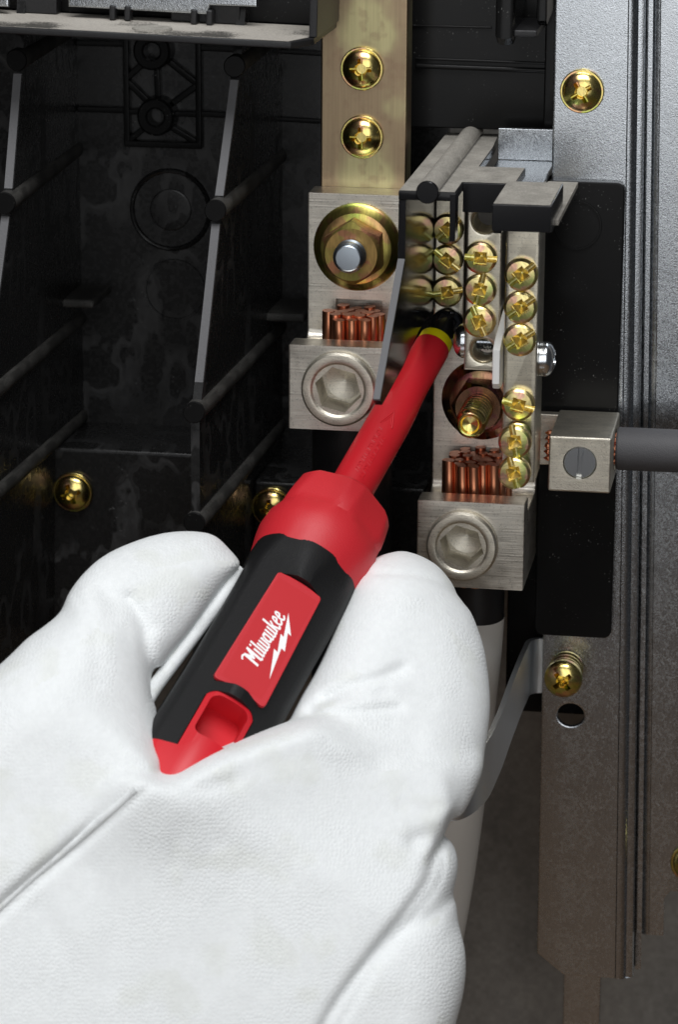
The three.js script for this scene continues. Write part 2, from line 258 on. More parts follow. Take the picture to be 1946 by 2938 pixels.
// raised black panel to the right of the bus bar
const panelR = thing('upper_panel', 'flat black plastic panel with thin ridges between bus bar and steel rail', 'panel', [33, 110, 20], { kind: 'structure' });
wpart('plate', bx(14, 49.6, 92.2, 150, 0, 20, 0.4), M.black, panelR);
wpart('ridge', bx(14.2, 46.4, 106.6, 107.8, 19.5, 21.2, 0.5).rotateZ(-0.012), M.black, panelR);
wpart('ridge', bx(14.2, 46.4, 108.6, 109.2, 19.5, 20.7, 0.25).rotateZ(-0.012), M.black, panelR);
wpart('ridge', bx(14.2, 33.6, 116.2, 116.7, 19.5, 20.6, 0.2), M.black, panelR);
wpart('side_rib', bx(46.6, 49.2, 90, 150, 16, 24, 0.4), M.black, panelR);
const latch = thing('plastic_guide', 'black plastic guide with two upright walls above the cover block', 'guide', [43, 118, 20]);
wpart('wall', extX([[20.2, 121], [20.2, 150], [46, 150], [46, 117.2], [43, 115.4], [34, 117]], 37.2, 41.5, 1.2), M.black, latch);
wpart('wall', extX([[20.2, 122], [20.2, 150], [42, 150], [42, 121], [39, 119.6]], 46.2, 48.6, 0.6), M.black, latch);
wpart('floor', bx(41, 46.6, 117.4, 119, 20.2, 44, 0.4), M.satin, latch);

// ---------- breaker body with its dusty shelf, top left ----------
const shelf = thing('breaker_body', 'black breaker body with a dusty shelf and bare steel plate', 'breaker', [-35, 120, 50]);
const tiltS = (g) => g.translate(35, -120, 0).rotateZ(-0.026).translate(-35, 120, 0);
wpart('shelf', tiltS(extY([[-130, 40], [-0.2, 40], [-0.2, 72], [-4, 80], [-130, 80]], 118.9, 120.4, 0.35)), M.satin, shelf);
wpart('dust', tiltS(extY([[-130, 52], [-1.6, 52], [-1.6, 71.4], [-4.6, 79.3], [-130, 79.3]], 120.42, 120.52, 0)), M.dustPatch, shelf);
wpart('side_wall', tiltS(bx(-1.5, 0.3, 120.45, 150, 40, 71.5, 0.3)), M.satin, shelf);
wpart('body', tiltS(bx(-130, -1.6, 120.5, 150, 20, 51, 0.4)), M.black, shelf);
wpart('block', tiltS(bx(-36, -20, 120.6, 140, 50.5, 57, 0.3)), M.satin, shelf);
wpart('block', tiltS(bx(-72, -63, 120.6, 140, 50.5, 56, 0.3)), M.satin, shelf);
for (const x of [-49.5, -46, -21.6 - 9, -27]) wpart('peg', tiltS(bx(x, x + 1.4, 120.55, 124, 57.5, 61, 0.4)), M.satin, shelf);
wpart('steel_plate', ext(shapeOf([[-59.2, 123.6], [-26.6, 122.6], [-26.2, 124.7], [-15.4, 124.6], [-15.4, 150], [-59.2, 150]]), 58, 60, 0.5), M.galv, shelf);
wpart('steel_plate', ext(shapeOf([[-110, 123.6], [-73.2, 123.2], [-73.2, 150], [-110, 150]]), 58, 60, 0.5), M.galv, shelf);
wpart('dust_disc', latheZ([[0, 0.5], [4.4, 0.5], [4.6, 0]], 30).rotateX(-Math.PI / 2).translate(-37, 120.5, 72), M.dust, shelf);

// ---------- fasteners ----------
const F = {};
{ // slotted square-drive terminal screw: head 7.2 mm across, threaded shank behind it; its seat is z = 0
  const head = latheZ([[0, -1.4], [3.0, -1.4], [3.5, -0.4], [3.68, 0], [3.68, 1.35], [3.5, 1.8], [3.05, 2.12], [1.6, 2.24], [0, 2.28]], 44);
  const slot = join(new THREE.CylinderGeometry(0.72, 0.72, 10, 16).rotateZ(Math.PI / 2).translate(0, 0, 1.25)), slotTop = cb(-4.9, 4.9, -0.71, 0.71, 1.3, 5), sq = cb(-1.5, 1.5, -1.5, 1.5, 0.5, 5), pit = new THREE.CylinderGeometry(2.05, 0.25, 1.7, 4, 1).rotateX(Math.PI / 2).rotateZ(Math.PI / 4).translate(0, 0, -0.3);
  F.term = ready(cut(head, slot, slotTop, sq, pit), 0.35);
  F.pit = ready(latheZ([[0, 0.25], [0.9, 0.3], [1.25, 0.5]], 4).rotateZ(Math.PI / 4));
  const th = []; for (let z = -9; z <= 0; z += 0.9) th.push([3.05, z], [2.55, z + 0.45]);
  F.thread = ready(latheZ([[0, -9], ...th, [2.6, -0.4], [0, -1.2]], 30), 0.3);
  const dome = (r, h) => { const p = [[0, -0.5], [r, -0.5]]; for (let k = 0; k <= 9; k++) { const a = k / 9 * Math.PI / 2; p.push([r * Math.cos(a), h * 0.25 + h * 0.75 * Math.sin(a)]); } return latheZ(p, 44); };
  const cross = (h, w, l) => { const vee = (k) => new THREE.BoxGeometry(2 * l * k, 6, 6).rotateX(Math.PI / 4).scale(1, w / 2.6, 1).translate(0, 0, h + 1.75), a = vee(1), b = vee(1.01).rotateZ(Math.PI / 2), c = latheZ([[0, h - 3.3], [1.35, h - 2], [1.7, h + 3], [0, h + 3]], 20); return [a, b, c]; };
  F.phil = ready(cut(dome(4.55, 3.2), ...cross(3.1, 0.68, 2.55)), 0.45);
  F.philWasher = ready(latheZ([[0, -0.2], [4.9, -0.2], [5.05, 0.1], [5.05, 0.7], [4.85, 0.9], [0, 0.9]], 44));
  F.black = ready(cut(dome(3.75, 3.4), ...cross(3.3, 0.7, 2.5)), 0.45);
  F.round = ready(cut(dome(3.9, 3), ...cross(2.9, 0.6, 2.2)), 0.45);
}
function termScrew(label, x, y, z, turn, lift = 0, group) {
  const t = thing('terminal_screw', label, 'screw', [x, y, z + lift], { group }); t.rotation.z = turn;
  part('head', F.term, M.goldPale, t); part('shank', F.thread, M.goldPale, t); return t;
}
function crossScrew(label, x, y, z, turn, mat = M.gold, geo = F.phil, washer = true) {
  const t = thing('cross_recess_screw', label, 'screw', [x, y, z], { group: 'cross recess screws' }); t.rotation.z = turn;
  part('head', geo, mat, t); if (washer) part('washer', F.philWasher, mat, t); return t;
}

// ---------- bus bar and first lug ----------
const bus = thing('bus_bar', 'tall brass-toned plated bus bar above the left lug', 'bus bar', [6.2, 100, 33]);
wpart('plate', bx(-3.9, 16.4, 58, 150, 33, 41, 0.5), M.bar, bus);
crossScrew('yellow plated cross recess screw, upper one on the bus bar', 5.9, 108.9, 41.2, 0.05);
crossScrew('yellow plated cross recess screw, lower one on the bus bar', 6.0, 93.0, 41.2, 0.02);
crossScrew('yellow plated cross recess screw beside the left divider wall', -68.6, -0.6, 26.5, 0.35, M.gold);
crossScrew('yellow plated cross recess screw in shadow beside the red collar', -16.6, 0.3, 34.5, 0.2, M.gold);

function lug(name, label, x0, x1, yTop, yLip, yBot, zx, win, setAt, setR) {
  const g = thing(name, label, 'lug', [(x0 + x1) / 2, yBot, 41]);
  const yS = yLip - 4, f = []; for (let k = 0; k <= 5; k++) { const a = Math.PI / 2 * k / 5; f.push([52.5 - 2.5 * Math.sin(a), yS + 2.5 - 2.5 * Math.cos(a)]); }
  const prof = [[41.2, yBot + 3], [44, yBot], [75, yBot], [75, yLip], [68, yLip], [68, yS], ...f, [50, yTop], [41.2, yTop]];
  const body = extX(prof, x0, x1, 0.45);
  const hole = new THREE.CylinderGeometry(8.2, 8.2, 40, 36).translate(zx, yLip - 8, 58.6);
  const screwHole = new THREE.CylinderGeometry(setR, setR, 14, 40).rotateX(Math.PI / 2).translate(setAt[0], setAt[1], 73);
  wpart('body', cut(body, hole, screwHole, ...(win ? [win] : [])), M.alu, g, 0.4);
  return g;
}
lug('mechanical_lug', 'bright aluminium cable lug bolted below the brass-toned bus bar', -5.4, 17.2, 81, 50.5, 30.9, 6.9, cb(1.4, 12.5, 40, 56.2, 47.2, 60), [6.4, 40.8], 8.5);
lug('mechanical_lug', 'darker aluminium cable lug stamped 30 below the terminal bars', 24.6, 49.4, 46, 15.4, -5, 36.4, cb(31, 42.5, 4, 20.5, 47.2, 60), [35.2, 5.2], 8.1);
function setScrew(label, x, y, r) {
  const g = thing('socket_set_screw', label, 'screw', [x, y, 66], { group: 'socket set screws' }), k = r / 8.7;
  const body = latheZ([[0, -0.3], [r - 0.25, -0.3], [r - 0.25, 9], [r, 9.3], [r - 0.1, 10.4], [r - 0.6, 11], [r - 1.6, 11.15], [6.4 * k, 11], [5.9 * k, 10.6], [0, 10.6]], 48);
  const hex = new THREE.CylinderGeometry(5.5 * k, 5.5 * k, 12, 6).rotateX(Math.PI / 2).rotateZ(0.27).translate(0, 0, 7.6), drill = latheZ([[0, -0.1], [4.3 * k, 1.5], [4.3 * k, 4], [0, 4]], 30);
  part('body', cut(body, hex, drill), M.aluDull, g, 0.45);
}
setScrew('big hex socket set screw in the bright left lug', 6.4, 40.8, 8.7);
setScrew('big hex socket set screw in the darker right lug', 35.2, 5.2, 8.3);
function strands(parent, cx, cz, y0, y1, n, R, r0) {
  const spots = [], tw = rnd() * 1.5; for (let i = -8; i <= 8; i++) for (let j = -8; j <= 8; j++) { const u = (i + j * 0.5) * r0 * 2.04, v = j * r0 * 1.77, x = u * Math.cos(tw) - v * Math.sin(tw) + (rnd() - 0.5) * 0.15, z = u * Math.sin(tw) + v * Math.cos(tw) + (rnd() - 0.5) * 0.15; if (Math.hypot(x, z) < R) spots.push([x, z]); }
  for (const [x, z] of spots) {
    const h = y1 + (rnd() - 0.5) * 1.0 - (z + R) * 0.07, r = r0 * (0.92 + rnd() * 0.16), lx = -z * 0.14 + (rnd() - 0.5) * 0.9, lz = x * 0.1 + (rnd() - 0.5) * 0.4;
    const c = new THREE.CylinderGeometry(r, r, h - y0, 12, 1, true).translate(0, (h - y0) / 2, 0), p = c.attributes.position;
    for (let i = 0; i < p.count; i++) { const t = p.getY(i) / (h - y0); p.setX(i, p.getX(i) + t * lx); p.setZ(i, p.getZ(i) + t * lz); if (t > 0.5) p.setY(i, p.getY(i) + 0.1 * lx * p.getX(i) - 0.05 * p.getZ(i)); }
    const cap = new THREE.CircleGeometry(r, 12).rotateX(-Math.PI / 2).translate(lx, h - y0 + 0.02, lz), q = cap.attributes.position;
    for (let i = 0; i < q.count; i++) q.setY(i, q.getY(i) + 0.1 * lx * q.getX(i) - 0.05 * q.getZ(i));
    const s = wpart('strand', c.translate(cx + x, y0, cz + z), M.copper, parent, 0.9); wpart('cut_end', cap.translate(cx + x, y0, cz + z), M.copperEnd, s);
  }
}
const cab1 = thing('stranded_cable', 'bare copper strands standing up out of the bright left lug', 'cable', [6.9, 20, 58.6], { group: 'stranded cables' });
strands(cab1, 6.9, 57.6, 30, 55.2, 20, 7.3, 1.42);
wpart('insulation', new THREE.CylinderGeometry(9.4, 9.4, 110, 40).translate(6.9, -24.6, 58.6), M.cableBlack, cab1);
const cab2 = thing('stranded_cable', 'white taped cable with copper strands rising through the darker right lug', 'cable', [36.4, -20, 58.6], { group: 'stranded cables' });
strands(cab2, 36.4, 57.8, -8, 21.8, 26, 7.3, 1.28);
wpart('insulation', tube([[36.4, -5.6, 58.6], [36.4, -12, 58.5], [36.25, -17.5, 58.2]], 7, 12, 36), M.cableBlack, cab2);
wpart('white_tape', tube([[36.2, -16.4, 58.2], [35.4, -28, 57], [33.4, -48, 54], [31.2, -70, 51], [27.8, -96, 48], [20, -140, 46], [10, -190, 46]], 7.3, 60, 40), M.tape, cab2);

function hexNut(label, x, y, rw, mat, nutMat, zt, r, turn) {
  const g = thing('flange_nut', label, 'nut', [x, y, 50], { group: 'flange nuts' });
  part('washer', latheZ([[3, 0.05], [rw - 0.4, 0.05], [rw, 0.3], [rw, 0.8], [rw - 0.7, 1.15], [r + 1.8, 2.9], [r + 0.4, 3.3], [3, 3.3]], 64), mat, g);
  const n = cut(new THREE.CylinderGeometry(r * 1.155, r * 1.155, zt - 3.2, 6).rotateX(Math.PI / 2).rotateZ(turn).translate(0, 0, 3.2 + (zt - 3.2) / 2), new THREE.CylinderGeometry(3.3, 3.3, 30, 30).rotateX(Math.PI / 2),
    cut(latheZ([[0, zt - 3], [14, zt - 3], [14, zt + 4], [0, zt + 4]], 40), latheZ([[0, zt - 4], [r * 1.155 + 0.9, zt - 3.2], [r * 0.93, zt + 0.05], [0, zt + 0.05]], 40)));
  part('nut', n, nutMat, g, 0.4);
}
hexNut('green gold flange nut with wide conical washer on the bright left lug', 6.5, 68.7, 10.3, M.goldWasher, M.brown, 10, 6.5, 0.05);
hexNut('purple tinted flange nut with wide washer on the darker right lug', 36.4, 33.6, 9.6, M.purple, M.purple, 9.5, 5.6, 0.5);
function stud(label, x, y, r, z1, mat, hollow) {
  const g = thing('threaded_stud', label, 'stud', [x, y, 42], { group: 'threaded studs' }), p = [[0, 0]]; for (let z = 0; z < z1 - 2; z += 2.3) p.push([r, z], [r, z + 0.5], [r - 0.7, z + 1.3], [r - 0.7, z + 1.5]);
  part('thread', latheZ([...p, [r, z1 - 1.5], [r - 0.15, z1 - 1], [r - 0.7, z1 - 0.15], [r - 0.95, z1], ...(hollow ? [[r - 1.3, z1 - 0.15], [r - 1.7, z1 - 0.8], [0, z1 - 1.2]] : [[0, z1 + 0.1]])], 36), mat, g, 0.25);
}
stud('silvery stud end in the green gold flange nut', 6.5, 68.7, 3.7, 22.6, M.zincStud);
stud('long green gold threaded stud in the purple flange nut', 36.4, 33.6, 3.5, 33, M.gold, true);

// ---------- terminal bars ----------
function bar(label, x0, x1, y0, y1, z0, z1, holes, seats) {
  const g = thing('terminal_bar', label, 'terminal bar', [(x0 + x1) / 2, y0, z0], { group: 'terminal bars' });
  wpart('body', ext(shapeOf([[x0, y0], [x1, y0], [x1, y1], [x0, y1]], [...holes, ...seats.map(([x, y]) => [x, y, 2.15])]), z0, z1, 0.5, 20), M.nickel, g, 0.45);
  for (const [x, y, r] of holes) { const p = []; for (let z = z0 + 1.5; z < z1 - 0.6; z += 0.8) p.push([r - 0.02, z], [r - 0.35, z + 0.4]); wpart('hole_thread', latheZ([...p, [r, z1 - 0.55]], 28).translate(x, y, 0), M.nickel, g, 0.3); }
}
bar('deepest plated terminal bar, next to the glossy black side wall', 23.9, 31.2, 40, 86, 36, 46, [], [[27.2, 73], [27.2, 65.8], [27.2, 58.2], [27.4, 50.6]]);
bar('middle plated terminal bar ending above the purple flange nut', 34.8, 43.0, 46.3, 86, 64, 75, [[38.9, 80.4, 2.9], [39.1, 51.0, 2.9]], [[38.3, 72.4], [38.3, 65.1], [38.3, 57.9]]);
bar('long plated terminal bar beside the square cable clamp', 45.2, 52.6, 24.4, 85, 75, 88, [[49, 79.2, 3], [48.9, 50.7, 2.95]], [[48.8, 71.6], [48.8, 64.3], [48.8, 57.0], [48.8, 42.4], [48.8, 35.3], [48.8, 28.2]]);
const rank = ['topmost', 'second from the top', 'third from the top', 'fourth from the top', 'fifth from the top', 'sixth from the top'];
[[73.0, 0.75], [65.8, -0.65], [58.2, 0.2]].forEach(([y, a], i) => termScrew('slotted yellow screw on the deepest terminal bar, ' + rank[i], 27.2, y, 46, a, 0, 'screws on the deepest terminal bar'));
[[72.4, -0.05], [65.1, 1.35], [57.9, -1.15]].forEach(([y, a], i) => termScrew('slotted yellow screw on the middle terminal bar, ' + rank[i], 38.3, y, 75, a, 0, 'screws on the middle terminal bar'));
[[71.6, 0.7, 0], [64.3, 0.65, 0], [57.0, 0.6, 0], [42.4, -0.25, 0], [35.3, 1.75, 5.5], [28.2, 1.85, 5.5]].forEach(([y, a, l], i) => termScrew('slotted yellow screw on the long terminal bar, ' + rank[i] + (l ? ', backed out' : ''), 48.8, y, 88, a, l, 'screws on the long terminal bar'));
crossScrew('black screw on the deepest terminal bar that the driver turns', 27.4, 50.6, 46.2, 0.6, M.darkZinc, F.black, false).name = 'driven_screw';
function bolt(label, x, y, z, dir, len) {
  const g = thing('side_bolt', label, 'bolt', [x, y, z], { group: 'side bolts' }), p = []; for (let k = 0; k < len; k += 0.8) p.push([1.95, -len + k], [1.55, -len + k + 0.4]);
  const a = new THREE.Group(); part('head', F.round, M.zinc, g); part('thread', latheZ([[0, -len], ...p, [1.9, 0], [0, 0.1]], 24), M.zinc, g, 0.3); g.rotation.y = dir * Math.PI / 2;
}
bolt('silver round head bolt through the side of the middle terminal bar', 34.2, 51.0, 66, -1, 9);
bolt('silver round head bolt through the side of the long terminal bar', 53.2, 51.2, 81.5, 1, 8.5);
const link = thing('link_strip', 'white metal link strip set on edge between two terminal bars', 'strip', [44.4, 46, 60]);
wpart('strip', extX([[62, 51], [62, 60], [74, 60.5], [91, 57], [94, 55.5], [94, 48], [92.5, 46.6], [88.5, 46.2]], 43.35, 45.05, 0.35), M.white, link);

// ---------- black cover block over the terminal bars ----------
const cover = thing('cover_block', 'black plastic cover block with dusty top over the terminal bars', 'cover', [38, 84, 20]);
const plan = [[22.4, 14], [22.4, 95], [34.8, 95], [34.8, 82], [44.2, 82], [44.2, 107], [56.6, 107], [56.6, 79], [46.4, 79], [46.4, 61], [36, 61], [36, 33], [35.2, 14]];
wpart('top', extY(plan, 88.2, 90.2, 0.2), M.gloss, cover);
const inset = [[22.55, 14.2], [22.55, 94.8], [34.6, 94.8], [34.6, 81.8], [44.4, 81.8], [44.4, 106.8], [56.4, 106.8], [56.4, 79.2], [46.2, 79.2], [46.2, 61.2], [35.8, 61.2], [35.8, 33.2], [35, 14.2]];
wpart('dust', extY(inset, 90.22, 90.3, 0), M.dust, cover);
wpart('rod', rod(28.9, 90.3, 2.45, 14, 97, 36, 0.2), M.gloss, cover);
{ const pts = [], idx = []; const n = 14; for (let k = 0; k <= n; k++) { const a = Math.PI * (0.08 + 0.84 * k / n); for (const z of [14.5, 96.4]) pts.push(28.9 + 2.52 * Math.cos(a), 90.3 + 2.52 * Math.sin(a), z); } for (let k = 0; k < n; k++) idx.push(2 * k, 2 * k + 1, 2 * k + 2, 2 * k + 1, 2 * k + 3, 2 * k + 2); const g = new THREE.BufferGeometry(); g.setAttribute('position', new THREE.Float32BufferAttribute(pts, 3)); g.setIndex(idx); g.computeVertexNormals(); wpart('dust', g, M.dust, cover); }
const sideWall = wpart('side_wall', extX([[14, 54], [14, 88.1], [95, 88.1], [95, 75], [130, 52.2], [127, 50.4], [96, 51.5], [72, 54]], 22.4, 24, 0.12), M.gloss, cover);
wpart('cut_edge', extX([[95, 75], [95.35, 75.35], [130.4, 52.5], [130, 52.1]], 22.45, 23.95, 0), M.cutEdge, sideWall);
wpart('lip', bx(44.15, 56.65, 84.4, 90.1, 104, 107.06, 0.2), M.gloss, cover);
wpart('skirt', bx(54.6, 56.66, 84, 90.12, 79.2, 104.5, 0.15), M.gloss, cover);
wpart('skirt', bx(44.14, 46, 83.4, 90.12, 84, 104.5, 0.15), M.gloss, cover);
wpart('skirt', bx(34.82, 44.2, 83.6, 90.1, 80.4, 82.05, 0.15), M.gloss, cover);
wpart('hook', bx(33.6, 34.86, 79.4, 89.9, 90, 95.05, 0.15), M.gloss, cover);
const pocket = thing('steel_bracket', 'bare galvanized bracket in the pocket behind the cover block', 'bracket', [44, 88, 30]);
wpart('back', bx(36.6, 52, 86.8, 94.2, 28, 30, 0.2), M.galv, pocket); wpart('floor', bx(36.6, 50.2, 85.2, 86.75, 30, 78, 0.3), M.galv, pocket);
wpart('wing', extY([[50.3, 48.2], [57.3, 48.2], [57.3, 96], [50.3, 96]], 84, 85.2, 0.1), M.dust, pocket);

// ---------- square cable clamp with the grey wire ----------
const clamp = thing('square_clamp', 'square aluminium cable clamp holding the grey wire', 'clamp', [61, 19, 50]);
wpart('body', cut(bx(54.5, 68.6, 19, 31.9, 50, 75, 0.5), new THREE.CylinderGeometry(4.9, 4.9, 40, 36).rotateZ(Math.PI / 2).translate(61, 25.7, 61.5), new THREE.CylinderGeometry(3.85, 3.85, 12, 36).rotateX(Math.PI / 2).translate(61.6, 25.9, 73)), M.aluDull, clamp, 0.4);
wpart('tongue', bx(50, 55, 19.4, 31.6, 51, 54, 0.3), M.aluDull, clamp);
const cs = thing('slotted_set_screw', 'silver slotted set screw in the square cable clamp', 'screw', [61.6, 25.9, 68]);
part('body', cut(latheZ([[0, 0], [3.75, 0], [3.75, 6.3], [3.5, 6.6], [0, 6.6]], 40), cb(-0.6, 0.6, -5, 5, 5.0, 9)), M.zinc, cs, 0.4); cs.rotation.z = -0.06;
const gw = thing('grey_wire', 'thick grey insulated wire entering the square cable clamp', 'wire', [80, 26, 61.5]);
wpart('insulation', flipX(latheZ([[3.9, 68.9], [4.6, 68.9], [4.95, 69.3], [4.95, 150], [0, 150]], 40)).translate(0, 26.2, 61.5), M.cable, gw);
for (let k = 0; k < 14; k++) { const a = k * 2.4, d = 3.3 * Math.sqrt(k / 14), y = 25.8 + d * Math.cos(a), z = 61.5 + d * Math.sin(a); wpart('strand', flipX(latheZ([[0, 52.0 + rnd()], [0.75, 53.2], [0.75, 71], [0, 71]], 8)).translate(0, y, z), M.copper, gw); }

// ---------- steel mounting rail with the black cover plate ----------
const lean = (g) => { const p = g.attributes.position; for (let i = 0; i < p.count; i++) { const x = p.getX(i), y = p.getY(i); p.setX(i, x + (126 - y) * (0.005 + 0.016 * Math.min(1, Math.max(0, (x - 51) / 22)))); } return g; };
const rail = thing('mounting_rail', 'galvanized steel mounting rail with folded edge and a spare hole', 'rail', [60, 0, 43]);
const split = (g) => g;
wpart('flange', lean(ext(shapeOf([[50.6, -108], [56.4, -113.4], [67.5, -113.4], [67.5, 150], [50.6, 150]], [[57, -45.2, 2.85]]), 43.2, 45, 0.55, 24)), M.galv, rail, 0.4);
const fold = [[67.5, 45], [68.3, 44.9], [69, 44.5], [69.5, 43.7], [69.7, 42.6]], web = [[69.7, 42.6], [69.8, 37], [70, 36], [70.6, 35.4], [71.6, 35.3], [72.2, 36], [72.4, 38.6]], fold2 = [[72.4, 38.6], [72.6, 39.8], [73.2, 40.4], [74.2, 40.5]];
const ribbonY = (line, y0, y1, t) => { const back = line.map(([x, z], i) => { const a = line[Math.max(0, i - 1)], b = line[Math.min(line.length - 1, i + 1)], l = Math.hypot(b[0] - a[0], b[1] - a[1]); return [x - t * -(b[1] - a[1]) / l * -1, z - t * (b[0] - a[0]) / l]; }).reverse(); return extY([...line, ...back], y0, y1, 0); };
wpart('fold', lean(ribbonY(fold, -113.4, 150, 1.4)), M.galv, rail, 0.9); wpart('web', lean(ribbonY(web, -113.2, 150, 1.2)), M.galv, rail, 0.9); wpart('fold', lean(ribbonY(fold2, -103, 150, 1.2)), M.galv, rail, 0.9);
wpart('second_flange', lean(ext(shapeOf([[74.2, -103], [78, -103], [78, -93], [79.4, -91], [110, -91], [110, 150], [74.2, 150]]), 38.9, 40.5, 0.3)), M.galv, rail, 0.4);
const rr = (x0, x1, y0, y1, r) => { const s = new THREE.Shape(); s.moveTo(x0 + r, y0).lineTo(x1 - r, y0).absarc(x1 - r, y0 + r, r, -Math.PI / 2, 0).lineTo(x1, y1 - r).absarc(x1 - r, y1 - r, r, 0, Math.PI / 2).lineTo(x0 + r, y1).absarc(x0 + r, y1 - r, r, Math.PI / 2, Math.PI).lineTo(x0, y0 + r).absarc(x0 + r, y0 + r, r, Math.PI, 1.5 * Math.PI); return s; };
const cp = thing('cover_plate', 'glossy black plastic plate with rounded corners on the steel rail', 'plate', [58, 30, 45]);
wpart('plate', ext(rr(49.6, 68, -24.3, 85.3, 2), 45.05, 48, 0.35), M.black, cp, 0.4);
wpart('ring', latheZ([[5.2, -0.2], [5.35, 0.3], [5.75, 0.3], [5.9, -0.2]], 44).translate(57.2, 75.2, 48), M.black, cp);
wpart('ring', latheZ([[4.5, -0.2], [4.55, 0.1], [4.7, 0.1], [4.75, -0.2]], 44).translate(57.5, -0.5, 48), M.black, cp);
crossScrew('yellow plated round head screw on the steel rail above the black plate', 57.4, 105.7, 45.2, 0.55);
const ps = thing('threaded_screw', 'pink gold screw standing out of the rail below the black plate', 'screw', [57.3, -33.2, 45]);
{ const p = []; for (let z = 0; z < 7; z += 2.2) p.push([4.1, z], [4.1, z + 0.4], [3.4, z + 1.3]); part('thread', latheZ([[0, -1], ...p, [3.9, 7.6], [0, 7.6]], 30), M.gold, ps, 0.3); const h = part('head', F.phil, M.gold, ps); h.position.z = 7.6 * MM; h.rotation.z = 0.7; }
crossScrew('brass-toned screw at the edge of the second rail flange', 88.8, -83, 40.6, 0.2);
// strap that reaches from the rail to the white cable
const strap = thing('metal_strap', 'bent flat metal strap from the rail to the white cable', 'strap', [44, -50, 44]);
{ const path = new THREE.CatmullRomCurve3([V(54, -34, 41.8), V(50, -34, 42), V(48.3, -34, 43.6), V(47.7, -34, 50), V(47.1, -34, 74), V(46.6, -34.3, 100), V(45, -35, 116), V(41, -36, 123), V(34, -36.5, 124)]), n = 60, pos = [];
  const ring = (i) => { const t = i / n, p = path.getPoint(t), tg = path.getTangent(t), nn = V().crossVectors(tg, V(0, 1, 0)).normalize(), h = 6.9; return [[-h, 0.6], [h, 0.6], [h, -0.6], [-h, -0.6]].map(([y, d]) => V(p.x, p.y + y, p.z).addScaledVector(nn, d)); };
  for (let i = 0; i < n; i++) { const a = ring(i), b = ring(i + 1); for (let k = 0; k < 4; k++) { const m = (k + 1) % 4; for (const v of [a[k], b[k], b[m], a[k], b[m], a[m]]) pos.push(v.x, v.y, v.z); } }
  const g = new THREE.BufferGeometry(); g.setAttribute('position', new THREE.Float32BufferAttribute(pos, 3)); g.computeVertexNormals(); wpart('band', g, M.strap, strap, 0.7); }
import { FontLoader } from 'three/addons/loaders/FontLoader.js';
import { TextGeometry } from 'three/addons/geometries/TextGeometry.js';
const font = await new FontLoader().loadAsync('fonts/droid/droid_sans_regular.typeface.json');
{ const l2 = scene.children.find((o) => o.name === 'mechanical_lug_001'); wpart('stamp', new TextGeometry('30', { font, size: 2.3, depth: 0.12, curveSegments: 4 }).translate(27.2, 25.7, 49.98), M.aluDull, l2, 0.3); }

// ---------- screwdriver: its own z axis runs from the tip to the butt, its y axis faces out at the label ----------
const drv = thing('screwdriver', 'red and black insulated screwdriver gripped by the gloved hand', 'screwdriver', [27.79, 51.89, 50]);
{ const z = V(-37.254, -70.741, 116.033).normalize(), out = V(0.154, 0.274, 0.949), y = out.clone().addScaledVector(z, -out.dot(z)).normalize(), x = V().crossVectors(y, z); drv.quaternion.setFromRotationMatrix(new THREE.Matrix4().makeBasis(x, y, z)); drv.rotateZ(-0.06); }
const hexR = (ap, rc, th, phase = Math.PI / 6) => { const s = Math.PI / 3; let a = ((th + phase) % s + s) % s - s / 2; return Math.min(rc, ap / Math.cos(a)); };
function loft(stations, n = 72, kind) {   // stations: [z, flat distance, corner radius]
  const pos = [], P = (k, j) => { const [z, ap, rc] = stations[k], th = j / n * Math.PI * 2, r = hexR(ap, rc, th); return [r * Math.cos(th), r * Math.sin(th), z]; };
  const q = (a, b, c, d) => pos.push(...a, ...b, ...c, ...a, ...c, ...d);
  for (let k = 0; k + 1 < stations.length; k++) for (let j = 0; j < n; j++) q(P(k, j), P(k, j + 1), P(k + 1, j + 1), P(k + 1, j));
  for (let j = 0; j < n; j++) { const a = [0, 0, stations[0][0]], b = [0, 0, stations.at(-1)[0]]; pos.push(...a, ...P(0, j + 1), ...P(0, j), ...b, ...P(stations.length - 1, j), ...P(stations.length - 1, j + 1)); }
  const g = new THREE.BufferGeometry(); g.setAttribute('position', new THREE.Float32BufferAttribute(pos, 3)); g.computeVertexNormals(); return g;
}
part('blade', join(latheZ([[0, -0.2], [1.3, 0], [2.2, 1.6], [2.9, 4.5], [2.9, 9], [0, 9]], 24), bx(-2.1, 2.1, -0.45, 0.45, -0.9, 3, 0.1), bx(-0.45, 0.45, -2.1, 2.1, -0.9, 3, 0.1)), M.blade, drv);
part('yellow_layer', latheZ([[2.9, 6.6], [3.7, 6.6], [3.98, 6.9], [3.98, 11], [2.9, 11]], 48), M.yellow, drv);
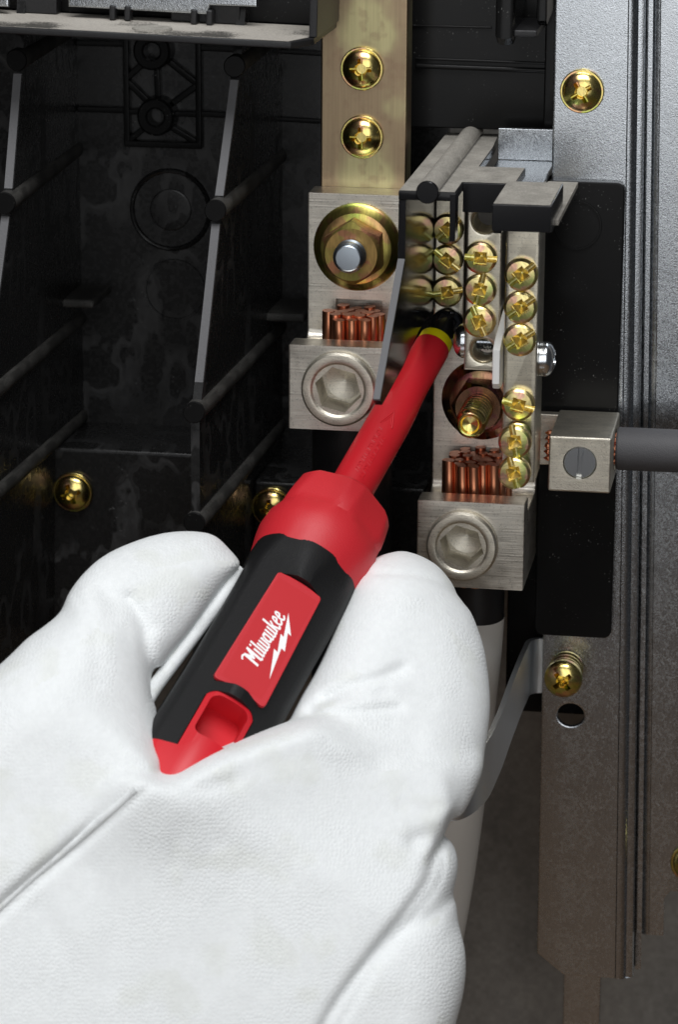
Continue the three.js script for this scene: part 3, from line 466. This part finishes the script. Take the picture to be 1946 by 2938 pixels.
{ // red insulation of the shaft with raised warning triangle and a line of small raised marks
  const sh = part('shaft', latheZ([[3, 9.3], [4.1, 9.3], [4.18, 9.6], [4.18, 22], [4.35, 26], [4.75, 31], [4.92, 35], [4.98, 66], [0, 66]], 56), M.red, drv);
  const on = (a, z, r) => [r * Math.sin(a), r * Math.cos(a), z];
  const mark = (pts, w) => tube(pts.map(([s, z]) => on(s / 4.95 - 0.12, z, 4.95)), w, 10, 6);
  part('triangle_mark', join(mark([[-1.5, 40], [0, 35.6]], 0.16), mark([[0, 35.6], [1.5, 40]], 0.16), mark([[1.5, 40], [-1.5, 40]], 0.16), mark([[-0.9, 39.5], [0, 37]], 0.1), mark([[0, 37], [0.9, 39.5]], 0.1)), M.red, sh);
  const ticks = []; for (const [s0, z0, z1] of [[-0.7, 41.5, 55.5], [0.9, 43.5, 56.5]]) for (let z = z0; z < z1; z += 0.85) { const k = rnd(); ticks.push(mark([[s0 - 0.45, z], [s0 + 0.45, z + (k < 0.4 ? 0.3 : 0)]], 0.15)); if (k > 0.3) ticks.push(mark([[s0 + (k > 0.6 ? 0.42 : -0.42), z], [s0 + (k > 0.6 ? 0.42 : -0.42), z + 0.5]], 0.13)); }
  part('raised_marks', join(ticks), M.red, sh);
}
part('collar', loft([[62, 9, 9.6], [62.5, 10.4, 11], [63.7, 11.1, 11.9], [67.5, 11.6, 12.6], [70.5, 11.9, 13], [72.4, 12.0, 12.6], [74.6, 13.2, 13.35], [77.5, 13.5, 13.5], [80, 13.2, 13.2], [84, 12.3, 12.4], [88, 11, 11]], 96), M.redDull, drv, 0.5);
{ // black grip moulded over the red core, with openings for the label plate and the red thumb rest
  let grip = loft([[81, 8, 8], [82, 12.1, 12.2], [83, 12.2, 12.4], [87, 12.05, 12.6], [91, 11.75, 12.7], [106, 11.6, 12.7], [122, 11.7, 12.8], [132, 12, 13.1], [144, 12.3, 13.4], [147, 12.2, 13.2], [148, 9, 9]], 96);
  const round = (x0, x1, z0, z1, y0, y1, r) => ext(rr(x0, x1, -z1, -z0, r), y0, y1, 0).rotateX(-Math.PI / 2);
  const taper = (a, b, z0, z1, y0, y1, bev = 0) => { const s = new THREE.Shape(), r = 1.1; s.moveTo(-b + r, -z1).quadraticCurveTo(0, -z1 + 1.2, b - r, -z1).quadraticCurveTo(b, -z1, b, -z1 + r).lineTo(a, -z0 - r).quadraticCurveTo(a, -z0, a - r, -z0).quadraticCurveTo(0, -z0 + 0.9, -a + r, -z0).quadraticCurveTo(-a, -z0, -a, -z0 - r).lineTo(-b, -z1 + r).quadraticCurveTo(-b, -z1, -b + r, -z1); return ext(s, y0, y1, bev, 6).rotateX(-Math.PI / 2); };
  grip = cut(grip, taper(5.55, 6.35, 94.2, 126.0, 10.4, 20), round(-5.7, 5.7, 128.2, 156, 3.3, 20, 2.4), cb(-20, 20, 4, 20, 144.4, 156));
  part('grip', grip, M.rubber, drv, 0.45);
  const lab = part('label_plate', taper(5.4, 6.2, 94.4, 125.8, 10.42, 11.35, 0.15), M.redDull, drv, 0.4);
  const rest = cut(loft([[124, 9, 9], [127.5, 11.6, 11.8], [134, 12.2, 12.6], [144, 12.6, 13.2], [150, 12.4, 13], [156, 11, 11.6], [159, 7, 7]], 72), round(-4.4, 4.4, 129.0, 140.2, 5.2, 20, 2), cb(-20, 20, -20, 3.5, 115, 144.3), cb(-20, -5.5, 0, 20, 115, 144.3), cb(5.5, 20, 0, 20, 115, 144.3));
  part('thumb_rest', rest, M.red, drv, 0.5); part('core', loft([[86, 8, 8], [124, 9.5, 9.5], [127.2, 3.2, 3.2], [144.2, 3.2, 3.2]], 24), M.red, drv);
  // white script lettering and lightning bolt printed on the label plate
  const strokes = [], st = (w, ...pts) => strokes.push([pts, w]);
  const W = 1024, H = 296, cv = document.createElement('canvas'); cv.width = W; cv.height = H; const c = cv.getContext('2d');
  c.fillStyle = 'rgb(200,33,42)'; c.fillRect(0, 0, W, H); c.strokeStyle = c.fillStyle = 'white'; c.lineCap = 'butt'; c.lineJoin = 'round';
  const line = (w, pts) => { c.lineWidth = w; c.beginPath(); pts.forEach(([x, y], i) => (i ? (pts[i].length === 4 ? c.quadraticCurveTo(...pts[i]) : c.lineTo(x, y)) : c.moveTo(x, y))); c.stroke(); };
  c.save(); c.translate(214, 172); c.transform(1.28, 0, -0.28, 1.28, 0, 0);
  const X = 0.94;
  const up = (x, h, w = 15) => line(w, [[x * X, 0], [x * X, -h]]), lo = (x, w = 15, h = 62) => up(x, h, w);
  // M: swash, three stems
  line(11, [[-18, -84], [2, -102, 20, -86], [24, -70, 16, -40]]); up(22, 92, 17); line(17, [[22 * X, -88], [46 * X, -40], [70 * X, -90]]); up(70, 96, 18); line(9, [[70 * X, 0], [78 * X, 6, 88 * X, -4]]);
  lo(100); line(12, [[100 * X, -80], [106 * X, -92]]); up(126, 96, 14); line(9, [[100 * X, 0], [110 * X, 4, 118 * X, -8]]); line(9, [[126 * X, -2], [136 * X, 4, 142 * X, -8]]);
  lo(148, 14); line(11, [[148 * X, -4], [160 * X, 6, 170 * X, -8]]); lo(172, 14); line(11, [[172 * X, -4], [184 * X, 6, 194 * X, -8]]); lo(196, 14, 60); line(8, [[196 * X, -56], [206 * X, -46]]);
  line(13, [[238 * X, -50], [218 * X, -66, 212 * X, -28], [212 * X, 4, 236 * X, -12]]); lo(242, 14, 60); line(9, [[242 * X, -2], [252 * X, 4, 258 * X, -8]]);
  lo(266, 14); line(11, [[266 * X, -4], [278 * X, 6, 288 * X, -8]]); lo(292, 14); line(9, [[292 * X, -2], [302 * X, 4, 308 * X, -8]]);
  up(316, 98, 15); line(12, [[316 * X, -30], [330 * X, -40], [344 * X, -60]]); line(13, [[326 * X, -36], [340 * X, 0], [350 * X, 4, 358 * X, -8]]);
  for (const e of [366, 408]) line(12, [[(e - 2) * X, -28], [(e + 22) * X, -38], [(e + 20) * X, -66, (e + 4) * X, -54], [(e - 12) * X, -26, (e + 4) * X, -6], [(e + 14) * X, 4, (e + 34) * X, -14]]);
  c.restore();
  c.beginPath(); [[190, 278], [446, 206], [436, 236], [592, 196], [582, 222], [792, 172], [624, 262], [632, 234], [474, 276], [484, 246]].forEach(([x, y], i) => (i ? c.lineTo(x, y) : c.moveTo(x, y))); c.closePath(); c.fill();
  const t = new THREE.CanvasTexture(cv); t.colorSpace = THREE.SRGBColorSpace;
  const pg = new THREE.PlaneGeometry(9.6, 28.6).rotateZ(0), uv = pg.attributes.uv, pp = pg.attributes.position;   // text runs from the butt towards the tip
  for (let i = 0; i < uv.count; i++) { const u = uv.getX(i), v = uv.getY(i); uv.setXY(i, v, 1 - u); }
  pg.rotateX(-Math.PI / 2).translate(0, 11.37, 110.2).scale(MM, MM, MM);
  const pr = new THREE.Mesh(pg, phys({ map: t, roughness: 0.5 })); pr.name = 'lettering'; place(pr, lab);
}

// ---------- gloved hand: regions of the glove as padded shapes, blended into one skin ----------
{
  const glove = thing('gloved_hand', 'hand in a white leather work glove gripping the screwdriver', 'glove', [0.967, 0.954, 133.544]);
  glove.quaternion.setFromRotationMatrix(new THREE.Matrix4().makeBasis(V(0.9868751, 0.00537109, -0.16139605), V(-0.04939312, 0.96158713, -0.27001945), V(0.15374607, 0.27444733, 0.9492317)));
  const AX = -0.49714, AY = -0.86767, rise = (x, y) => { const t = x * AX + y * AY; return t < 34 ? 0.7563 * t : 25.71 + 0.3 * (t - 34); };
  const pts2 = (a) => { const o = []; for (let i = 0; i < a.length; i += 2) o.push([a[i], a[i + 1]]); return o; };
  const smooth = (a, closed) => new THREE.CatmullRomCurve3(pts2(a).map(([x, y]) => V(x, y, 0)), closed, 'centripetal').getPoints(a.length * 3).map((p) => [p.x, p.y]);
  const segD = (px, py, [ax, ay], [bx_, by]) => { const dx = bx_ - ax, dy = by - ay, t = Math.max(0, Math.min(1, ((px - ax) * dx + (py - ay) * dy) / (dx * dx + dy * dy + 1e-9))); return Math.hypot(px - ax - t * dx, py - ay - t * dy); };
  const lineD = (px, py, l) => { let d = 1e9; for (let i = 0; i + 1 < l.length; i++) d = Math.min(d, segD(px, py, l[i], l[i + 1])); return d; };
  const inside = (px, py, l) => { let c = false; for (let i = 0, j = l.length - 1; i < l.length; j = i++) if (l[i][1] > py !== l[j][1] > py && px < (l[j][0] - l[i][0]) * (py - l[i][1]) / (l[j][1] - l[i][1]) + l[i][0]) c = !c; return c; };
  const seam = smooth([-20.2, -25.8, -23.6, -29.1, -30.4, -35.0, -37.1, -40.7, -44.6, -46.9, -52.0, -53.4, -60.2, -60.6]), rim = smooth([-20.4, -26.4, -18.3, -26.4, -10.2, -22.6, -1.5, -19.5, 7.8, -16.7]), flex = smooth([-27.0, 7.5, -24.5, -0.9, -23.5, -8.7, -22.8, -14.7, -21.5, -21.5, -20.4, -26.1]), fseam = smooth([35.0, -40.9, 36.2, -45.1, 35.3, -49.1, 30.3, -55.0, 23.3, -63.2, 16.3, -73.8, 11.2, -81.9]);
  // outline, lift over the grip's plane, height towards the viewer, depth away from it, edge rounding, lines where the rounding is tight, tight radius
  const regions = [
    { k: 'thumb_tip', o: [-33.9, 17.1, -26.9, 20.0, -18.8, 21.4, -12.4, 20.7, -8.6, 17.7, -6.2, 14.4, -7.4, 12.6, -9.8, 9.8, -14.2, 3.8, -20.2, -4.0, -25.6, -11.4, -29.1, -11.4, -37.0, -7.8, -42.6, -0.8, -42.1, 5.2, -39.0, 12.4], w: 3, H: 10, B: 10, R: 11 },
    { k: 'thumb_base', o: [-42.2, 5.3, -41.1, 8.8, -37.8, 12.1, -32.4, 10.7, -27.0, 7.5, -24.5, -0.9, -23.5, -8.7, -22.8, -14.7, -21.5, -21.5, -20.4, -26.1, -23.9, -29.5, -30.7, -35.3, -37.4, -41.2, -45.0, -47.3, -52.4, -53.9, -60.6, -61.2, -77.1, -69.0, -78.8, -23.3, -63.9, -13.2, -53.9, -5.1, -49.1, -0.5, -45.4, 2.2], w: 3, H: 16, B: 13, R: 16, tight: [seam], tr: 3.4, up: [seam, 1.3, 9] },
    { k: 'index', o: [20.0, 13.6, 22.9, 15.7, 29.3, 17.1, 35.5, 14.7, 41.1, 8.3, 45.2, 0.6, 47.0, -7.6, 47.1, -17.5, 45.0, -28.0, 41.1, -36.3, 37.1, -41.4, 29.8, -43.7, 16.4, -43.2, 6, -33.7, 4, -21.5, 4.6, -18.2, 11.2, -6.4, 16.0, 5.0], w: 2, H: 14, B: 13, R: 13 },
    { k: 'back', o: [-20.5, -26.5, -18.4, -26.6, -10.3, -22.8, -1.5, -19.6, 7.8, -16.8, 16.4, -15.7, 30.1, -16.9, 42.1, -21.6, 45.2, -26.9, 40.9, -36.0, 37.2, -40.7, 35.1, -43.6, 34.1, -48.5, 28.6, -55.6, 21.6, -64.0, 14.6, -73.9, 7.7, -86.1, -4.2, -97.3, -72.0, -100.2, -79.0, -62, -66, -42, -48, -30, -30, -21], w: 6, H: 12, B: 18, R: 17, tight: [rim, fseam], tr: 3.2, up: [rim, 6, 14] },
    { k: 'middle', o: [34.5, -41.8, 37.7, -42.4, 39.3, -45.4, 39.4, -48.7, 38.1, -53.3, 36.9, -56.1, 32.4, -60.1, 22, -66, 14, -58, 24.0, -46.0], w: 2, H: 13.5, B: 12, R: 7.5 },
    { k: 'ring', o: [38.1, -53.3, 39.6, -58.7, 41.0, -64.6, 40.7, -70.6, 39.2, -76.5, 35.7, -87.4, 27.7, -99.7, 9.4, -104.1, -6, -89.1, 4, -73, 13, -62, 26, -52.0], w: 2.5, H: 14.5, B: 14, R: 12 },
  ];
  const creases = [  // line, depth, width
    [smooth([9.2, -15.2, 16.4, -11.0, 23.7, -9.0, 28.3, -7.3]), 1.3, 1.3], [smooth([8.8, -16.5, 16.4, -15.8, 23.6, -15.3, 27.7, -14.9]), 1.1, 1.0], [smooth([23.6, -11.9, 30.0, -12.9, 34.6, -14.3]), 0.5, 1.1],
    [smooth([20.6, 12.6, 25.8, 12.5, 32.4, 12.0, 38.9, 9.2, 43.1, 5.5]), 0.55, 0.6], [smooth([30.5, -41, 33, -40.4, 35, -39.8, 37.6, -38.6]), 2.2, 2.0], [fseam, 0.5, 0.6], [seam.map(([x, y]) => [x + 0.2, y - 0.25]), 0.7, 0.6], [smooth([-18.9, -26.1, -14.1, -28.7, -6.4, -28.1]), 0.9, 1.6], [smooth([13, -20, 22, -19, 30, -20]), 0.5, 2.2],
    [smooth([-44, -52, -38, -62, -36, -74]), 0.6, 2.4], [smooth([-34, -44, -30, -54, -30, -66]), 0.45, 2.2], [smooth([-24, 2, -28, 7, -33, 9]), 1.0, 1.8], [smooth([-22.5, -12, -24.6, -4, -26, 3, -28.5, 8]), 1.3, 1.3], [smooth([-31, 7, -34, 0, -34, -8]), 0.5, 2.2], [smooth([12, -12.8, 18, -12.4, 25, -11.6]), 0.6, 1.0], [smooth([-4, -26, 6, -24, 18, -26, 30, -24]), 0.5, 2.6], [smooth([-17, -28.5, -12, -33, -9, -40]), 0.5, 1.5], [smooth([-19, -29, -17, -36, -18, -44]), 0.4, 1.3], [smooth([14, -17.8, 20, -17.2, 26, -17.6]), 0.4, 0.8], [smooth([28, -34, 32, -35, 36, -34.5]), 0.5, 1.2], [smooth([-39, 8, -36, 4, -35, -1]), 0.35, 1.2],
  ];
  const h = 0.68, x0 = -80, x1 = 50, y0 = -106, y1 = 24, z0 = -36, z1 = 70, nx = Math.ceil((x1 - x0) / h), ny = Math.ceil((y1 - y0) / h), nz = Math.ceil((z1 - z0) / h);
  const blur = (a, n) => { let b = Float32Array.from(a), c = new Float32Array(a.length); for (let k = 0; k < n; k++) { for (let j = 0; j < ny; j++) for (let i = 0; i < nx; i++) { let s = 0, m = 0; for (let q = -2; q <= 2; q++) { const ii = Math.min(nx - 1, Math.max(0, i + q)); s += b[j * nx + ii]; m++; } c[j * nx + i] = s / m; } for (let j = 0; j < ny; j++) for (let i = 0; i < nx; i++) { let s = 0, m = 0; for (let q = -2; q <= 2; q++) { const jj = Math.min(ny - 1, Math.max(0, j + q)); s += c[jj * nx + i]; m++; } b[j * nx + i] = s / m; } } return b; };
  for (const r of regions) {
    const l = smooth(r.o, true); r.a = new Float32Array(nx * ny); r.dw = new Float32Array(nx * ny);
    let tightD = null; if (r.tight) tightD = new Float32Array(nx * ny);
    const raw = new Float32Array(nx * ny);
    for (let j = 0; j < ny; j++) for (let i = 0; i < nx; i++) {
      const x = x0 + i * h, y = y0 + j * h, q = j * nx + i; let d = lineD(x, y, [...l, l[0]]); if (!inside(x, y, l)) d = -d; raw[q] = d; if (r.up) { const e = lineD(x, y, r.up[0]) / r.up[2]; r.dw[q] = r.up[1] * Math.exp(-e * e); }
      if (tightD) tightD[q] = Math.min(...r.tight.map((t) => lineD(x, y, t)));
    }
    const sb = blur(raw, 3);
    for (let q = 0; q < nx * ny; q++) {
      const t = sm(1, 5, raw[q]), s = raw[q] * (1 - t) + sb[q] * t;
      let R = r.R; if (tightD) { const e = sm(0, 1, Math.max(0, Math.min(1, (tightD[q] - Math.max(raw[q], 0)) / 9))); R = r.tr + (r.R - r.tr) * e; }
      r.a[q] = 1 - Math.min(1, s / R);
    }
    if (tightD) { const b = blur(r.a, 1); for (let q = 0; q < nx * ny; q++) if (raw[q] > 2.5) r.a[q] = b[q]; }
  }
  const dent = new Float32Array(nx * ny), ris = new Float32Array(nx * ny);
  for (let j = 0; j < ny; j++) for (let i = 0; i < nx; i++) {
    const x = x0 + i * h, y = y0 + j * h; let d = 0; for (const [l, dp, w] of creases) { const e = lineD(x, y, l) / w; if (e < 3) d += dp * Math.exp(-e * e); }
    d += (fbm((x + 200) / 400, (y + 200) / 400, 18, 18, 3, 201) - 0.5) * 1.2 + (fbm((x + 200) / 400, (y + 200) / 400, 70, 70, 2, 207) - 0.5) * 0.22; dent[j * nx + i] = d; ris[j * nx + i] = rise(x, y);
  }
  { const b = blur(ris, 4); ris.set(b); }
  const f = new Float32Array(nx * ny * nz), smin = (a, b, k) => { const e = Math.max(k - Math.abs(a - b), 0) / k; return Math.min(a, b) - e * e * k * 0.25; };
  for (let k = 0; k < nz; k++) for (let q = 0; q < nx * ny; q++) {
    const w = z0 + k * h - ris[q]; let v = 1e3;
    regions.forEach((r, n) => { const d = w - r.w - r.dw[q], b = d > 0 ? d / r.H : -d / r.B, a = r.a[q]; v = n ? smin(v, (Math.hypot(a, b) - 1) * (r.H + r.B) / 2, n === 1 ? 1.6 : n === 3 ? 1.2 : 1.4) : (Math.hypot(a, b) - 1) * (r.H + r.B) / 2; });
    f[k * nx * ny + q] = v + (w > 0 ? dent[q] : dent[q] * 0.3);
  }
  // surface nets
  const id = new Int32Array(nx * ny * nz).fill(-1), pos = [], at = (i, j, k) => f[(k * ny + j) * nx + i];
  for (let k = 0; k < nz - 1; k++) for (let j = 0; j < ny - 1; j++) for (let i = 0; i < nx - 1; i++) {
    let s = 0, px = 0, py = 0, pz = 0, n = 0; const c = []; for (let q = 0; q < 8; q++) { const v = at(i + (q & 1), j + ((q >> 1) & 1), k + (q >> 2)); c.push(v); if (v < 0) s++; } if (s === 0 || s === 8) continue;
    for (const [a, b] of [[0, 1], [2, 3], [4, 5], [6, 7], [0, 2], [1, 3], [4, 6], [5, 7], [0, 4], [1, 5], [2, 6], [3, 7]]) if (c[a] < 0 !== c[b] < 0) { const t = c[a] / (c[a] - c[b]); px += (a & 1) + t * ((b & 1) - (a & 1)); py += ((a >> 1) & 1) + t * (((b >> 1) & 1) - ((a >> 1) & 1)); pz += (a >> 2) + t * ((b >> 2) - (a >> 2)); n++; }
    id[(k * ny + j) * nx + i] = pos.length / 3; pos.push(x0 + (i + px / n) * h, y0 + (j + py / n) * h, z0 + (k + pz / n) * h);
  }
  const ix = [], I = (i, j, k) => id[(k * ny + j) * nx + i];
  for (let k = 1; k < nz - 1; k++) for (let j = 1; j < ny - 1; j++) for (let i = 1; i < nx - 1; i++) {
    const a = at(i, j, k) < 0; let v;
    if (a !== at(i + 1, j, k) < 0) { v = [I(i, j - 1, k - 1), I(i, j, k - 1), I(i, j, k), I(i, j - 1, k)]; a ? ix.push(v[0], v[1], v[2], v[0], v[2], v[3]) : ix.push(v[0], v[2], v[1], v[0], v[3], v[2]); }
    if (a !== at(i, j + 1, k) < 0) { v = [I(i - 1, j, k - 1), I(i, j, k - 1), I(i, j, k), I(i - 1, j, k)]; a ? ix.push(v[0], v[2], v[1], v[0], v[3], v[2]) : ix.push(v[0], v[1], v[2], v[0], v[2], v[3]); }
    if (a !== at(i, j, k + 1) < 0) { v = [I(i - 1, j - 1, k), I(i, j - 1, k), I(i, j, k), I(i - 1, j, k)]; a ? ix.push(v[0], v[1], v[2], v[0], v[2], v[3]) : ix.push(v[0], v[2], v[1], v[0], v[3], v[2]); }
  }
  // relax twice so that no grid steps remain, then smooth normals
  const nv = pos.length / 3; let P = Float32Array.from(pos);
  for (let it = 0; it < 2; it++) { const S = new Float32Array(nv * 3), N = new Float32Array(nv); for (let t = 0; t < ix.length; t += 3) for (let e = 0; e < 3; e++) { const a = ix[t + e], b = ix[t + (e + 1) % 3]; N[a]++; N[b]++; for (let c = 0; c < 3; c++) { S[a * 3 + c] += P[b * 3 + c]; S[b * 3 + c] += P[a * 3 + c]; } } for (let v = 0; v < nv; v++) for (let c = 0; c < 3; c++) P[v * 3 + c] += 0.55 * (S[v * 3 + c] / N[v] - P[v * 3 + c]); }
  let g = new THREE.BufferGeometry(); g.setAttribute('position', new THREE.BufferAttribute(P, 3)); g.setIndex(ix); g.computeVertexNormals(); g = g.toNonIndexed(); boxUV(g, 78).scale(MM, MM, MM);
  const skin = new THREE.Mesh(g, M.leather); skin.name = 'leather_skin'; place(skin, glove);
  const topZ = (x, y) => { const i = Math.round((x - x0) / h), j = Math.round((y - y0) / h); for (let k = nz - 2; k > 0; k--) if (at(i, j, k) < 0) { const a = at(i, j, k), b = at(i, j, k + 1); return z0 + (k + a / (a - b)) * h; } return 0; };
  { const l = seam.filter((_, i) => i % 4 === 0 && i > 6).map(([x, y]) => [x - 0.75, y + 0.85]), zs = l.map(([x, y]) => topZ(x, y)), zz = zs.map((z, i) => (zs[Math.max(0, i - 1)] + z + zs[Math.min(zs.length - 1, i + 1)]) / 3); part('seam_hem', tube(l.map(([x, y], i) => [x, y, zz[i] - 0.6]), 0.9, 80, 10), M.leather, glove, 0.9); }
  const pw = [-7.0, 13.2, -8.7, 9.8, -12.9, 3.7, -18.6, -4.1, -23.5, -10.9, -25, -13.5], pp = pts2(pw).map(([x, y], i) => [x, y, rise(x, y) + 2.4 + (i === 0 ? -1.5 : 0)]);
  part('seam_piping', tube(pp, 1.6, 40, 12), M.leather, glove, 0.9);
}
renderer.render(scene, camera);
